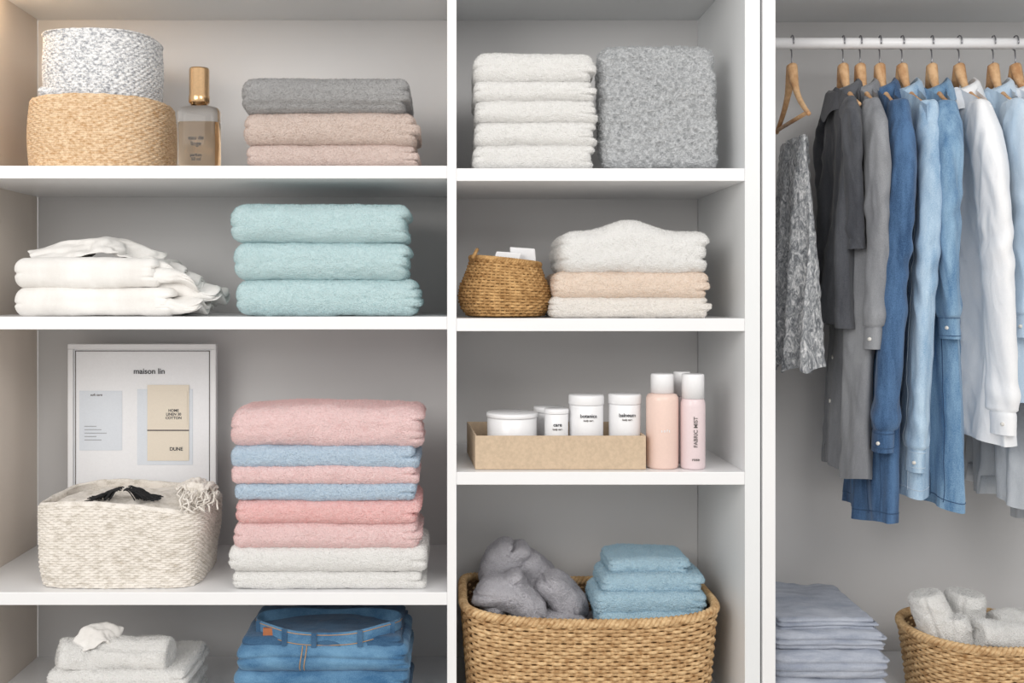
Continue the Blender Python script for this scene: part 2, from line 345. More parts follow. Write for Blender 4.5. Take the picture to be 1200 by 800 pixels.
# ---------------------------------------------------------------- towels
def towel(mb,x0,x1,y0,y1,z0,z1,mat,seed=0,rl=None,rr=None,layers=3,ll=2,wave=.0042,fine=.0012,ff=140,front=(),
          fg=.004,gr=.0070,nx=150,rfac=.86,post=None,dome=0,nc=18,nz=8,ny=14,wf=11,L=.0036,maxn=26000,dens=.24e6,peak=0):
    a=(x1-x0)/2; bb=(y1-y0)/2; h=(z1-z0)/2; r=min(h,bb)*rfac
    C=[];N=[]
    cs=[(bb-r,h-r),(-(bb-r),h-r),(-(bb-r),-(h-r)),(bb-r,-(h-r))]
    for i in range(4):
        c=cs[i]; nx_=cs[(i+1)%4]
        for j in range(nc+1):
            t=math.pi/2*(i+j/nc); C.append(c); N.append((math.cos(t),math.sin(t)))
        ne=ny if i%2==0 else nz; t=math.pi/2*(i+1)
        for j in range(1,ne):
            f=j/ne; C.append((c[0]+(nx_[0]-c[0])*f,c[1]+(nx_[1]-c[1])*f)); N.append((math.cos(t),math.sin(t)))
    C=np.array(C);N=np.array(N)
    rl=min(rl if rl else r*.8,r*.97); rr=min(rr if rr else r*.55,r*.97)
    rings=[]
    for q in (.05,.25,.45,.65,.85): rings.append((-a,rl,q,-1,0))
    for j in range(9):
        ph=math.pi/2*j/8; rings.append((-a+rl*(1-math.cos(ph)),rl*(1-math.sin(ph)),1,-math.cos(ph),math.sin(ph)))
    for xx in np.linspace(-a+rl,a-rr,nx)[1:-1]: rings.append((xx,0,1,0,1))
    for j in range(8,-1,-1):
        ph=math.pi/2*j/8; rings.append((a-rr*(1-math.cos(ph)),rr*(1-math.sin(ph)),1,math.cos(ph),math.sin(ph)))
    for q in (.85,.65,.45,.25,.05): rings.append((a,rr,q,1,0))
    P=[];NN=[]
    for xx,o,q,nxx,ns in rings:
        sec=(C+N*(r-o))*q
        P.append(np.column_stack([np.full(len(C),xx),sec])); NN.append(np.column_stack([np.full(len(C),nxx),N*ns]))
    P=np.array(P);NN=np.array(NN)
    rs=np.random.RandomState(seed)
    x=P[...,0]; z=P[...,2]
    wr=sstep(1-(a-x)/.05); wl=sstep(1-(x+a)/.035)
    disp=np.zeros_like(x); lt=2*h/max(layers,1)
    wob=.12*lt*vnoise(P*np.array([9,14,0])+seed,seed+5)
    for j in range(1,layers):
        zk=-h+lt*j+ (rs.rand()-.5)*.3*lt; disp-=gr*np.exp(-((z+wob-zk)/(.13*lt))**2)*wr
    lt2=2*h/max(ll,1)
    for j in range(1,ll):
        zk=-h+lt2*j+(rs.rand()-.5)*.3*lt2; disp-=gr*.6*np.exp(-((z+wob-zk)/(.10*lt2))**2)*wl
    for fz in front:
        disp-=fg*np.exp(-((z+wob*2-(-h+2*h*fz))/(.07*2*h))**2)*(P[...,1]<0)
    W=P+np.array([(x0+x1)/2,0,(z0+z1)/2])
    disp+=wave*fbm(W*wf+seed*3.1,seed,3)+fine*vnoise(W*ff,seed+9)
    P=P+NN*disp[...,None]
    lay=np.floor((z+h)/(2*h)*layers*.999)
    P[...,0]+=wr*(.006*np.sin(lay*2.4+seed))
    P[...,2]+= (dome*(1-(x/a)**2)+peak*np.exp(-((x/a+.05)/.38)**2))*((z+h)/(2*h))
    P[...,1]+=.004*fbm(np.stack([W[...,0]*5,z*20,0*x],-1),seed+3,2)
    P[...,2]-= .05*h*np.abs(x/a)**4*((z+h)/(2*h))
    P+=np.array([(x0+x1)/2,(y0+y1)/2,(z0+z1)/2])
    if post: P=post(P)
    mb.grid(P,mat,True,False,True,True,True)
    if mat.name in TERRY:
        n,q=P.shape[:2]; I=np.arange(n*q).reshape(n,q); A=I[:-1];B=I[1:]
        Q=np.stack([A.ravel(),np.roll(A,-1,1).ravel(),np.roll(B,-1,1).ravel(),B.ravel()],1)
        mb.fuzz(P,Q,mat,seed=seed,L=L,maxn=maxn,dens=dens)
def stack(name,items,zbase,y0=.018,dep=.32,seed=1,gap=-.0015,**kw):
    e=empty(name)
    for i,it in enumerate(items):
        px0,px1,py0,py1,m=it[:5]; o=dict(kw); o.update(it[5] if len(it)>5 else {})
        yy=y0+o.pop('yo',0); dd=o.pop('dep',dep)
        z0=zbase if i==len(items)-1 else Z(py1,y0)
        mb=MB(); towel(mb,X(px0,yy),X(px1,yy),yy,yy+dd,z0+gap*(i!=len(items)-1),Z(py0,y0),M[m],seed=seed*17+i,**o)
        mb.build('towel_%d'%(i+1),e)
    return e
stack('grey_beige_towel_stack',[(280,478,89,131,'greyt',dict(front=(.2,),fg=.003)),(284,488,130,170,'beige'),(288,489,169,193,'rose')],SZ['A'],seed=1,layers=3,dep=.26)
stack('aqua_towel_stack',[(267,476,238,284,'aqua'),(272,477,283,328,'aqua'),(274,490,327,372,'aqua',dict(layers=4))],SZ['B'],seed=2,dep=.27)
stack('pink_blue_white_towel_stack',[(267,494,480,526,'pink',dict(layers=4,dome=.006,wave=.007)),(269,487,523,550,'pblue',dict(layers=2,ll=1)),(270,489,545,568,'pink',dict(layers=2,ll=1)),
   (274,487,566,587,'pblue',dict(layers=2,ll=1)),(275,490,586,615,'coral',dict(layers=2)),(272,491,612,645,'pink',dict(layers=3)),(267,499,640,672,'white',dict(layers=2)),(272,495,671,694,'white',dict(layers=2))],SZ['C'],seed=3,dep=.22)
stack('white_towel_stack',[(556,697,60,96,'white'),(556,697,94,117,'white'),(557,699,115,143,'white'),(557,697,141,170,'white'),(555,695,168,196,'white')],SZ['RA'],seed=4,dep=.25,ll=2)
stack('cream_towel_stack',[(658,832,270,321,'white',dict(peak=.026,wave=.006,layers=3,ll=3,rfac=.74,gr=.010)),(650,831,318,350,'peach',dict(ll=3)),(646,832,347,373,'cream',dict(ll=3))],SZ['RB'],seed=5,dep=.3)
e=stack('white_cloth_stack',[(12,182,301,337,'linen',dict(layers=3,wave=.005)),(14,200,336,371,'linen',dict(layers=3,wave=.005))],SZ['B'],seed=6,dep=.27,ff=60,fine=.0006)
def blob(mb,c,r,mat,seed=0,amp=.02,fr=(14,14,14),n=90,m=120,flat=.7,fine=.0008,o=3):
    th=np.linspace(.03,math.pi-.03,n)[:,None]; ph=np.linspace(0,2*math.pi,m,endpoint=False)[None,:]
    def sp(v,p): return np.sign(v)*np.abs(v)**p
    N=np.stack([np.sin(th)*np.cos(ph),np.sin(th)*np.sin(ph),np.cos(th)+0*ph],-1)
    U=sp(N,flat); P=U*np.array(r)
    W=P+np.array(c); Fq=W*np.array(fr)
    wp=np.stack([vnoise(Fq*.6,seed+1),vnoise(Fq*.6,seed+2),vnoise(Fq*.6,seed+3)],-1)
    rd=1-np.abs(fbm(Fq+wp*.9,seed,o))*2.2
    P=W+N*(amp*rd+fine*vnoise(W*150,seed))[...,None]
    mb.grid(P,mat,True,False,True,True,True,flip=True)
    return P
def fuzz_grid(mb,P,mat,**kw):
    n,q=P.shape[:2]; I=np.arange(n*q).reshape(n,q); A=I[:-1];B=I[1:]
    Q=np.stack([A.ravel(),np.roll(A,-1,1).ravel(),np.roll(B,-1,1).ravel(),B.ravel()],1); mb.fuzz(P,Q,mat,**kw)
crumpled('crumpled_top_cloth',e,M['linen'],1,(X(114,.15),.15,Z(310,.04)),(.32,.22,.072),20,.004,smooth=2)
mb=MB()
for i,(pa,pb,pt,pbm,dr) in enumerate([(150,228,306,330,.03),(158,250,322,350,.02),(165,236,344,370,.004),(160,206,300,322,.02)]):
    xa,xb=X(pa,.03),X(pb,.03)
    def post(P,xa=xa,xb=xb,dr=dr,i=i,pt=pt,pbm=pbm):
        s=np.clip((P[...,0]-xa)/(xb-xa),0,1.1)
        P=P.copy(); zc=(Z(pt,.03)+Z(pbm,.03))/2
        P[...,2]=zc+(P[...,2]-zc)*(1-.55*s)+.010*np.sin(P[...,1]*60+s*7+i*2)*s-dr*s**1.6
        P[...,1]+=.02*s*np.sin(i*2.1)
        P[...,2]=np.maximum(P[...,2],SZ['B']+.001)
        return P
    towel(mb,xa,xb,.03+.02*(i%2),.20,Z(pbm,.03),Z(pt,.03),M['linen'],seed=70+i,layers=3,ll=1,wave=.007,post=post,fine=.0005,ff=60,wf=25)
mb.build('draped_cloth_ends',e)

mb=MB()
def lean(P):
    P=P.copy(); P[...,1]+=(P[...,2]-SZ['RA'])*.12
    P[...,0]+=(P[...,2]-SZ['RA'])*(-.01)
    return P
towel(mb,X(705,.06),X(837,.06),.04,.12,SZ['RA']+.004,Z(49,.06),M['fluff'],seed=8,layers=1,ll=1,wave=.008,fine=.0048,ff=120,nx=230,nz=200,nc=14,ny=10,rfac=.8,post=lean,wf=9,L=.006,maxn=26000,dens=.3e6)
mb.build('fluffy_grey_folded_blanket')

# ---------------------------------------------------------------- baskets
def footprint(a,b,n,Mn):
    t=np.linspace(0,2*math.pi,4001)
    x=a*np.sign(np.cos(t))*np.abs(np.cos(t))**(2/n); y=b*np.sign(np.sin(t))*np.abs(np.sin(t))**(2/n)
    L=np.concatenate([[0],np.cumsum(np.hypot(np.diff(x),np.diff(y)))])
    q=np.linspace(0,L[-1],Mn,endpoint=False); X_=np.interp(q,L,x); Y_=np.interp(q,L,y)
    T=np.stack([np.roll(X_,-1)-np.roll(X_,1),np.roll(Y_,-1)-np.roll(Y_,1)],-1); T/=np.linalg.norm(T,axis=1,keepdims=True)
    return np.stack([X_,Y_],-1),np.stack([T[:,1],-T[:,0]],-1)
def strand_basket(mb,cx,cy,z0,z1,prof,n,rows,stakes,amp,rr,mat,matin,rim=.008,seed=0,zf=None,jit=.0):
    Mn=stakes*6; rs=np.random.RandomState(seed); rh=(z1-z0)/rows
    for i in range(rows):
        t=(i+.5)/rows; a,b=prof(t); P,N=footprint(a,b,n,Mn); u=np.arange(Mn)/Mn
        out=amp*np.cos(math.pi*stakes*u+math.pi*i)+jit*vnoise(np.stack([u*40,u*0+i*1.7,u*0],-1),seed)
        z=z0+(i+.5)*rh+ jit*vnoise(np.stack([u*50,u*0+i*3.1,u*0+5],-1),seed+1)
        if zf is not None: z=z+zf(P[:,0],t)
        Q=np.column_stack([cx+P[:,0]+N[:,0]*out,cy+P[:,1]+N[:,1]*out,z])
        mb.tube(Q,rh*.54*(1+.1*(rs.rand()-.5)),mat,6,closed=True,flat=rr/(rh*.54))
    for kk in range(stakes):
        pts=[]
        for t in np.linspace(0,1,10):
            a,b=prof(t); P,N=footprint(a,b,n,Mn); j=(kk*6+3)%Mn
            zz=z0+t*(z1-z0)
            if zf is not None: zz+=zf(P[j,0],t)
            pts.append((cx+P[j,0],cy+P[j,1],zz))
        mb.tube(pts,.0022,mat,5,up=(0,1,0.01))
    R=[]
    for t in np.linspace(0,1,12):
        a,b=prof(t); P,N=footprint(a,b,n,Mn); P=P-N*(amp+rr*.6); zz=z0+t*(z1-z0)-.002
        zz=np.full(Mn,zz)+(zf(P[:,0],t) if zf is not None else 0)
        R.append(np.column_stack([cx+P[:,0],cy+P[:,1],zz]))
    mb.grid(np.array(R),matin,True,False,True,False)  # added inner sheet, keeps light from passing through the strands
    if rim:
        a,b=prof(1.0); P,N=footprint(a,b,n,720); s=np.arange(720)/720
        turns=max(10,int(stakes*.5))
        for ph in (0,2.094,4.189):
            ang=2*math.pi*turns*s+ph
            Q=np.column_stack([cx+P[:,0]+N[:,0]*rim*.8*np.cos(ang),cy+P[:,1]+N[:,1]*rim*.8*np.cos(ang),z1+rim*.6+rim*.8*np.sin(ang)+(zf(P[:,0],1.0) if zf is not None else 0)])
            mb.tube(Q,rim*.7,mat,7,closed=True)
def weave_surface(mb,cx,cy,z0,z1,prof,n,rows,stakes,amp,mat,thick=.006,seed=0,per=8,rv=7,zf=None,wob=0,open_top=True):
    Mn=stakes*per; nv=rows*rv
    R=[]
    u=np.arange(Mn)/Mn
    for i in range(nv+1):
        t=i/nv; a,b=prof(t); P,N=footprint(a,b,n,Mn)
        row=min(int(t*rows),rows-1); fr=t*rows-row
        hump=np.sqrt(max(0,1-(2*fr-1)**2))
        d=amp*hump*(.55+.45*np.cos(math.pi*stakes*u+math.pi*row))
        z=np.full(Mn,z0+t*(z1-z0))
        pt=np.column_stack([P*1.0,z])
        d=d+wob*fbm(pt*9,seed,2)
        z=z+.0012*vnoise(np.column_stack([u*60,u*0+row,u*0]),seed)
        if zf is not None: z=z+zf(P[:,0],t)
        R.append(np.column_stack([cx+P[:,0]+N[:,0]*d,cy+P[:,1]+N[:,1]*d,z]))
    top=R[-1]
    a,b=prof(1.0); P,N=footprint(a,b,n,Mn)
    for ang in (30,70,110,150):
        r=thick*.7; A=math.radians(ang); o=-thick*.5+thick*.7*math.cos(A); 
        q=top.copy(); q[:,0]+=N[:,0]*o; q[:,1]+=N[:,1]*o; q[:,2]+=r*math.sin(A); R.append(q)
    if open_top:
        for t in np.linspace(1,.02,10):
            a,b=prof(t); P,N=footprint(a,b,n,Mn); P=P-N*thick
            z=np.full(Mn,z0+t*(z1-z0))+(zf(P[:,0],t) if zf is not None else 0)
            R.append(np.column_stack([cx+P[:,0],cy+P[:,1],z]))
    mb.grid(np.array(R),mat,True,False,True,True)
by=.205; Rb=80*k(by); cb=X(122,by)
mb=MB(); zt=Z(112,.05)
weave_surface(mb,cb,by,SZ['A']+.001,zt,lambda t:(Rb-.006+.006*math.sin(math.pi*t),Rb-.006+.006*math.sin(math.pi*t)),2.3,32,96,.0042,M['rattan'],per=6,rv=6,seed=4)
mb.build('round_woven_basket')
mb=MB(); z2=zt+.004; Rk=66*k(by)
weave_surface(mb,cb,by,z2,Z(36,.08),lambda t:(Rk-.003-.002*math.cos(6*t),Rk-.003),2.2,26,100,.0034,M['knit'],per=6,rv=6,open_top=False)
blob(mb,(cb,by,Z(36,.08)+.002),(Rk*.96,Rk*.96,.006),M['knit'],amp=.001,seed=3)
towel(mb,X(42,.06),X(112,.06),.07,.2,z2-.001,z2+.022,M['knit'],seed=3,layers=3,nx=60)
mb.build('round_knit_box')
# cream rectangular rope basket
mb=MB()
xL=X(43,.07); xR=X(258,.26); cx=(xL+xR)/2; a0=(xR-xL)/2
zfR=lambda x,t:(.010*np.cos(x*9+1.0)*t - .010*t*(np.abs(x)/a0)**3)
zb1=Z(594,.04)
weave_surface(mb,cx,.18,SZ['C']+.001,zb1,lambda t:(a0-.010*(1-t)+.003*math.sin(3*t),.15),6,34,120,.0050,M['cotton_rope'],per=5,rv=6,wob=.010,zf=zfR,seed=9,thick=.010)
er=empty('woven_rope_basket'); mb.build('basket_body',er)
mb=MB()
blob(mb,(cx,.18,zb1-.026),(a0*.92,.135,.026),M['cotton_rope'],amp=.012,seed=12,fr=(12,14,20),n=90,m=200)
rs=np.random.RandomState(5)
for i in range(46):
    sx=X(212+rs.rand()*48,.12); sy=.05+rs.rand()*.13; 
    pts=[(sx+.004*math.sin(j*1.3+i)-.005*j*(rs.rand()-.3),sy-.004*j,zb1+.026+.010*rs.rand()-.0035*j-.0010*j*j*.6) for j in range(7)]
    mb.tube(pts,.0022,M['cotton_rope'],5,up=(1,0,0))
mb.build('cotton_liner',er)
crumpled('folded_throw',er,M['cotton_rope'],2,(X(232,.14),.14,zb1-.012),(.10,.12,.066),60,.005,smooth=2)
mb=MB()
for i in range(150):
    u0=rs.rand()*2-1; sx=X(147+u0*30,.10); sy=.065+rs.rand()*.055; ang=(rs.rand()-.5)*1.2+(math.pi if u0<0 else 0)
    hh=.026*(1-abs(u0)**1.5)
    pts=[(sx+.0042*j*math.cos(ang),sy+.0042*j*math.sin(ang),zb1+.010+hh*math.sin(1.2+j/7*1.9)) for j in range(8)]
    mb.tube(pts,.0015,M['black'],5,up=(0.3,.5,1))
mb.build('black_yarn_tassel',er)
# small seagrass belly basket
yb=.15
e=empty('seagrass_belly_basket')
cx=X(592,yb); R0=54*k(yb)
mb=MB()
def bp(t):
    r=R0*np.interp(t,[0,.12,.3,.5,.75,1],[.80,.93,1.0,.97,.84,.74]); return (r,r)
zfb=lambda x,t:-.010*t*(x/R0)*1.2
strand_basket(mb,cx,yb,SZ['RB']+.004,Z(306,.05),bp,2,19,56,.0018,.0030,M['seagrass'],M['wicker_block'],rim=.005,seed=2,zf=zfb,jit=.0008)
hp=[(cx-R0*.62+.012*math.sin(t)-.012,yb-.05+.05*math.cos(t)*.4,Z(306,.05)+.008+.022*math.sin(t)) for t in np.linspace(0,math.pi,14)]
mb.tube(hp,.0045,M['seagrass'],7,up=(1,0,0))
mb.build('basket_body',e)
mb=MB(); zt=Z(306,.05)
for i,(px0,px1,dz,t) in enumerate([(572,602,.026,.40),(602,632,.038,-.16),(586,612,.012,.5)]):
    x0,x1=X(px0,.1),X(px1,.1)
    y=.10+.03*i
    V=np.array([(x0,y,zt-.05),(x1,y,zt-.05),(x1,y+.02,zt-.05),(x0,y+.02,zt-.05),(x0,y,zt+dz),(x1,y,zt+dz-.004),(x1,y+.02,zt+dz-.004),(x0,y+.02,zt+dz)])
    V[4:,0]+=t*.05
    mb.raw(V,[np.array([[0,3,2,1],[4,5,6,7],[0,1,5,4],[1,2,6,5],[2,3,7,6],[3,0,4,7]])],M['plastic_w'],False)
mb.build('soap_bars',e,.003)
# big wicker basket
e=empty('wicker_laundry_basket')
yb=.215; a0=(X(845,.06)-X(543,.03))/2; cx=(X(845,.06)+X(543,.03))/2; zr=Z(733,.03)
mb=MB()
zfw=lambda x,t:.022*t*np.abs(x/a0)**2.5
strand_basket(mb,cx,yb,base_z+.004,zr,lambda t:(a0-.018*(1-t),.185-.012*(1-t)),5.5,25,100,.0034,.0042,M['wicker'],M['wicker_block'],rim=.008,seed=7,zf=zfw,jit=.0010)
mb.build('basket_body',e)
mb=MB(); g2=M['grey2']
def lump(c,r,s,amp=.016,fr=(12,12,12),flat=.85):
    P=blob(mb,c,r,g2,amp=amp,seed=s,fr=fr,n=110,m=150,flat=flat,o=2); fuzz_grid(mb,P,g2,seed=s,maxn=20000)
lump((X(606,.22),.26,Z(706,.2)),(.085,.075,.060),31,fr=(16,10,9))
lump((X(661,.18),.24,Z(716,.16)),(.055,.075,.050),37,fr=(14,12,10))
lump((X(650,.10),.14,Z(742,.09)),(.080,.05,.030),39,fr=(8,12,18))
mb.build('bundled_grey_towels',e)
mb=MB()
# loosely folded grey towels, leaning on each other
for s,(pcx,pcz,yy0,wd,hh,dpp,ang,bend,lay) in enumerate([(594,672,.20,.150,.085,.13,62,.020,2),(622,678,.22,.150,.075,.13,-40,.016,2),(600,716,.085,.175,.075,.10,-24,.022,2),(594,704,.10,.130,.060,.10,48,.012,2),(655,708,.13,.120,.070,.12,-58,.014,3),(652,740,.075,.140,.036,.10,-6,.006,1)]):
    c0=np.array([X(pcx,yy0),yy0,Z(pcz,yy0)])
    def post(P,c0=c0,ang=ang,bend=bend,wd=wd):
        P=P.copy(); q=P-c0; q[...,2]+=bend*(1-(2*q[...,0]/wd)**2)
        a=math.radians(ang); x=q[...,0].copy(); z=q[...,2].copy()
        q[...,0]=x*math.cos(a)-z*math.sin(a); q[...,2]=x*math.sin(a)+z*math.cos(a); return q+c0
    towel(mb,c0[0]-wd/2,c0[0]+wd/2,yy0,yy0+dpp,c0[2]-hh/2,c0[2]+hh/2,g2,seed=140+s,layers=lay,ll=2,wave=.013,wf=15,post=post,rfac=.95,gr=.009,nx=90)
mb.build('folded_grey_towels',e)
mb=MB()
for i,(a,b_,c,d,yo) in enumerate([(713,808,656,680,.15),(706,824,676,700,.12),(698,828,698,722,.09),(702,830,720,744,.075)]):
    towel(mb,X(a,yo),X(b_,yo),yo,yo+.17,Z(d,yo)-.003,Z(c,yo),M['sky'],seed=90+i,layers=3,ll=3,wave=.007,dome=.004,gr=.008)
mb.build('folded_blue_towels',e)
mb=MB(); towel(mb,cx-a0*.85,cx+a0*.85,.07,.36,base_z+.02,Z(750,.08),M['grey2'],layers=1,ll=1); mb.build('lower_towels',e)
# wardrobe basket (round, right)
e=empty('wicker_basket_with_towels')
yb=.22; R1=.170; cx=X(1063,yb)+R1
mb=MB(); zr=Z(764,.06)
strand_basket(mb,cx,yb,wb+.004,zr,lambda t:(R1*(.88+.12*t),R1*(.88+.12*t)),2.2,20,60,.0034,.0042,M['wicker'],M['wicker_block'],rim=.008,seed=17,jit=.0010)
mb.build('basket_body',e)
def roll(mb,p0,p1,r,mat,seed=0):
    """rolled towel: rounded log with a spiral end and loose outer edge"""
    p0=np.array(p0,float);p1=np.array(p1,float); ax=p1-p0; Lr=np.linalg.norm(ax); ax/=Lr
    t1=np.cross(ax,[0,-1,.15]); t1/=np.linalg.norm(t1); t2=np.cross(ax,t1)
    a=np.linspace(0,2*math.pi,110,endpoint=False); R=[]
    S_=[(0,.05),(0,.35),(0,.7),(.004,.88),(.012,.97)]+[(s,1) for s in np.linspace(.02,Lr-.02,60)]+[(Lr-.010,.96),(Lr-.002,.86),(Lr,.72),(Lr-.003,.55),(Lr+.001,.42),(Lr-.006,.28),(Lr-.004,.1)]
    for s,q in S_:
        rr=r*q*(1+.05*np.cos(a-1)+.02*a/6.28*1.0)
        rr=rr-(.006*np.exp(-((a-4.2)/.10)**2))*(q>.8)
        c=p0+ax*s+.006*np.sin(s*18+seed)*t1
        R.append(c+rr[:,None]*(np.cos(a)[:,None]*t1+np.sin(a)[:,None]*t2))
    R=np.array(R); nr=(np.cos(a)[:,None]*t1+np.sin(a)[:,None]*t2)[None]
    rid=1-2*np.abs(fbm(R*np.array([18,18,18])+seed,seed,3))
    R=R+nr*(.006*rid)[...,None]
    mb.grid(R,mat,True,False,True,True); fuzz_grid(mb,R,mat,seed=seed,maxn=14000)
mb=MB(); W=M['white']
def pt(px,py,y): return (X(px,y),y,Z(py,y))
roll(mb,pt(1108,775,.17),pt(1086,694,.18),.040,W,1)
roll(mb,pt(1124,775,.24),pt(1134,694,.23),.044,W,2)
roll(mb,pt(1120,775,.15),pt(1114,722,.15),.034,W,6)
roll(mb,pt(1225,750,.16),pt(1144,745,.13),.038,W,3)
roll(mb,pt(1240,728,.26),pt(1165,736,.22),.038,W,4)
mb.build('rolled_white_towels',e)
mb=MB(); blob(mb,(cx,yb,zr-.05),(R1*.8,R1*.8,.04),M['white'],amp=.01,seed=45); mb.build('lower_towels',e)

# ---------------------------------------------------------------- bottom row
e=stack('white_bundled_towels',[(54,216,788,812,'white',dict(wave=.006)),(60,212,810,832,'white'),(58,214,830,850,'white')],base_z,seed=11,dep=.24)
mb=MB(); roll(mb,pt(128,772,.10),pt(68,772,.06),.042,W,11); roll(mb,pt(112,766,.09),pt(200,766,.07),.040,W,12); roll(mb,pt(70,768,.18),pt(195,768,.18),.038,W,13); mb.build('rolled_towel',e)
crumpled('tied_bow',e,M['linen'],3,(X(112,.06),.085,Z(766,.05)),(.13,.08,.060),120,.005,smooth=4)
# jeans
e=empty('folded_jeans_stack')
def stitch(mb,pts,m=M['thread'],r=.0008):
    mb.tube(pts,r,m,5,up=(0.1,.9,.3))
for i,(a,b_,c,d,m) in enumerate([(282,472,750,768,'denim_j2'),(275,478,757,790,'denim_j'),(272,476,788,822,'denim_j'),(274,478,820,850,'denim_j2')]):
    yo=.025+.015*(i==0)
    mb=MB(); z0=base_z if i==3 else Z(d,.02)-.002; z1=Z(c,.02)
    towel(mb,X(a,yo),X(b_,yo),yo,yo+.27,z0,z1,M[m],seed=120+i,layers=3,ll=2,wave=.004,fine=.0006,ff=50,wf=14,rfac=.85,front=(.5,) if i else ())
    mb.build('jeans_%d'%(i+1),e)
mb=MB(); cxj=X(383,.08); yj=.125; AX=.178; AY=.095; ztp=Z(738,.03)
def wb_z(t): return ztp+.006*np.cos(2*t)-.004*np.cos(4*t)
t=np.linspace(0,2*math.pi,200,endpoint=False); R=[]
for fo,dz in ((.004,-.055),(.002,-.036),(0,-.032),(0.0015,-.002),(-.0005,.001),(-.003,-.002),(-.004,-.036),(-.012,-.05),(-.05,-.052),(-.09,-.053)):
    ax=AX+fo; ay=AY+fo
    R.append(np.column_stack([cxj+ax*np.cos(t),yj+ay*np.sin(t)+.007*np.cos(4*t)+.003*np.sin(7*t),wb_z(t)+dz]))
mb.grid(np.array(R),M['denim_j'],True,False)
def wpt(A,off=.0025,dz=0): return np.array([cxj+(AX+off)*np.cos(A),yj+(AY+off)*np.sin(A)+.007*np.cos(4*A)+.003*np.sin(7*A),wb_z(A)+dz]).T
for ang in (203,238,262,298,332):
    A=math.radians(ang); p=wpt(A,.002); mb.box(p[0]-.006,p[0]+.006,p[1]-.004,p[1]+.002,p[2]-.038,p[2]+.001,M['denim_j2'])
for dz in (-.005,-.029): stitch(mb,wpt(np.linspace(math.radians(182),math.radians(358),80),.0018,dz),r=.0009)
p=wpt(math.radians(221),.003,0); mb.box(p[0]-.013,p[0]+.013,p[1]-.004,p[1]+.004,p[2]-.028,p[2]-.008,M['leather'])
for px in (352,357):
    th=np.linspace(-1.35,1.2,20); zc=(Z(790,.02)+Z(757,.02))/2; h=(Z(757,.02)-Z(790,.02))/2
    pts=np.column_stack([np.full(20,X(px,.02))+.003*np.sin(th*2),.0215+h*.86-h*.86*np.cos(th),zc+h*np.sin(th)])
    stitch(mb,pts,r=.0011)
mb.build('jeans_waistband',e)
stack('folded_grey_clothes_stack',[(912,1030,731,748,'greyblue',dict(yo=.05,wave=.010,layers=3)),(908.5,1040,745,768,'greyblue',dict(yo=.02)),(909,1044,766,798,'greyblue'),(909,1044,796,826,'greyblue'),(909,1044,824,858,'greyblue')],wb,y0=.05,dep=.31,seed=14,wave=.006,fine=.0006,ff=50,layers=5,ll=3,front=(.3,.62),fg=.005,wf=14)

# ---------------------------------------------------------------- frame
fy=.36; e=empty('picture_frame'); fx0,fx1=X(79,fy),X(253,fy); fz1=Z(403,fy); fz0=SZ['C']+.001
mb=MB(); bw=.014
mb.box(fx0,fx1,fy,fy+.02,fz0,fz0+bw,M['plastic_w']); mb.box(fx0,fx1,fy,fy+.02,fz1-bw,fz1,M['plastic_w'])
mb.box(fx0,fx0+bw,fy,fy+.02,fz0+bw,fz1-bw,M['plastic_w']); mb.box(fx1-bw,fx1,fy,fy+.02,fz0+bw,fz1-bw,M['plastic_w'])
mb.box(fx0+bw,fx1-bw,fy+.008,fy+.018,fz0+bw,fz1-bw,M['paper_w']); mb.build('frame',e,.002)
mb=MB()
i1=bw+.004; w=.0022
def rect(x0,x1,z0,z1,y,m): mb.box(x0,x1,y-.0008,y,z0,z1,m)
for (a,b_,c,d) in ((fx0+i1,fx1-i1,fz1-i1-w,fz1-i1),(fx0+i1,fx0+i1+w,fz0+i1,fz1-i1),(fx1-i1-w,fx1-i1,fz0+i1,fz1-i1)):
    rect(a,b_,c,d,fy+.0075,M['inkg'])
def PX(p): return X(p,fy)
def PZ(p): return Z(p,fy)
yy=fy+.0074
rect(PX(92),PX(142),PZ(528),PZ(458),yy,M['paper_b']); rect(PX(160),PX(225),PZ(545),PZ(456),yy,M['paper_b'])
rect(PX(172),PX(221),PZ(540),PZ(451),yy-.002,M['paper_k']); rect(PX(177),PX(219),PZ(498),PZ(458),yy-.0032,M['paper_k'])
rect(PX(172),PX(221),PZ(505),PZ(503.6),yy-.0032,M['inkg'])
for q in range(5): rect(PX(98),PX(98+14+q%3*6),PZ(500+q*4),PZ(499.3+q*4),yy-.001,M['line'])
mb.build('pinned_cards',e)
def text(body,x,y,z,size,m,parent,name='label_text',rotz=0,roty=0,ax='CENTER'):
    c=bpy.data.curves.new(name,'FONT'); c.body=body; c.size=size; c.align_x=ax; c.extrude=.0003; c.offset=.0002
    o=bpy.data.objects.new(name,c); o.location=(x,y,z); o.rotation_euler=(math.pi/2,roty,rotz); c.materials.append(m); coll.objects.link(o); o.parent=parent; return o
text('maison lin',PX(174),yy-.001,PZ(438),.021,M['ink'],e)
text('HOME\nLINEN 30\nCOTTON',PX(203),yy-.0042,PZ(492)+.022,.010,M['ink'],e)
text('DUNE',PX(206),yy-.0035,PZ(528),.013,M['ink'],e)
text('soft care',PX(112),yy-.001,PZ(464),.009,M['inkg'],e)

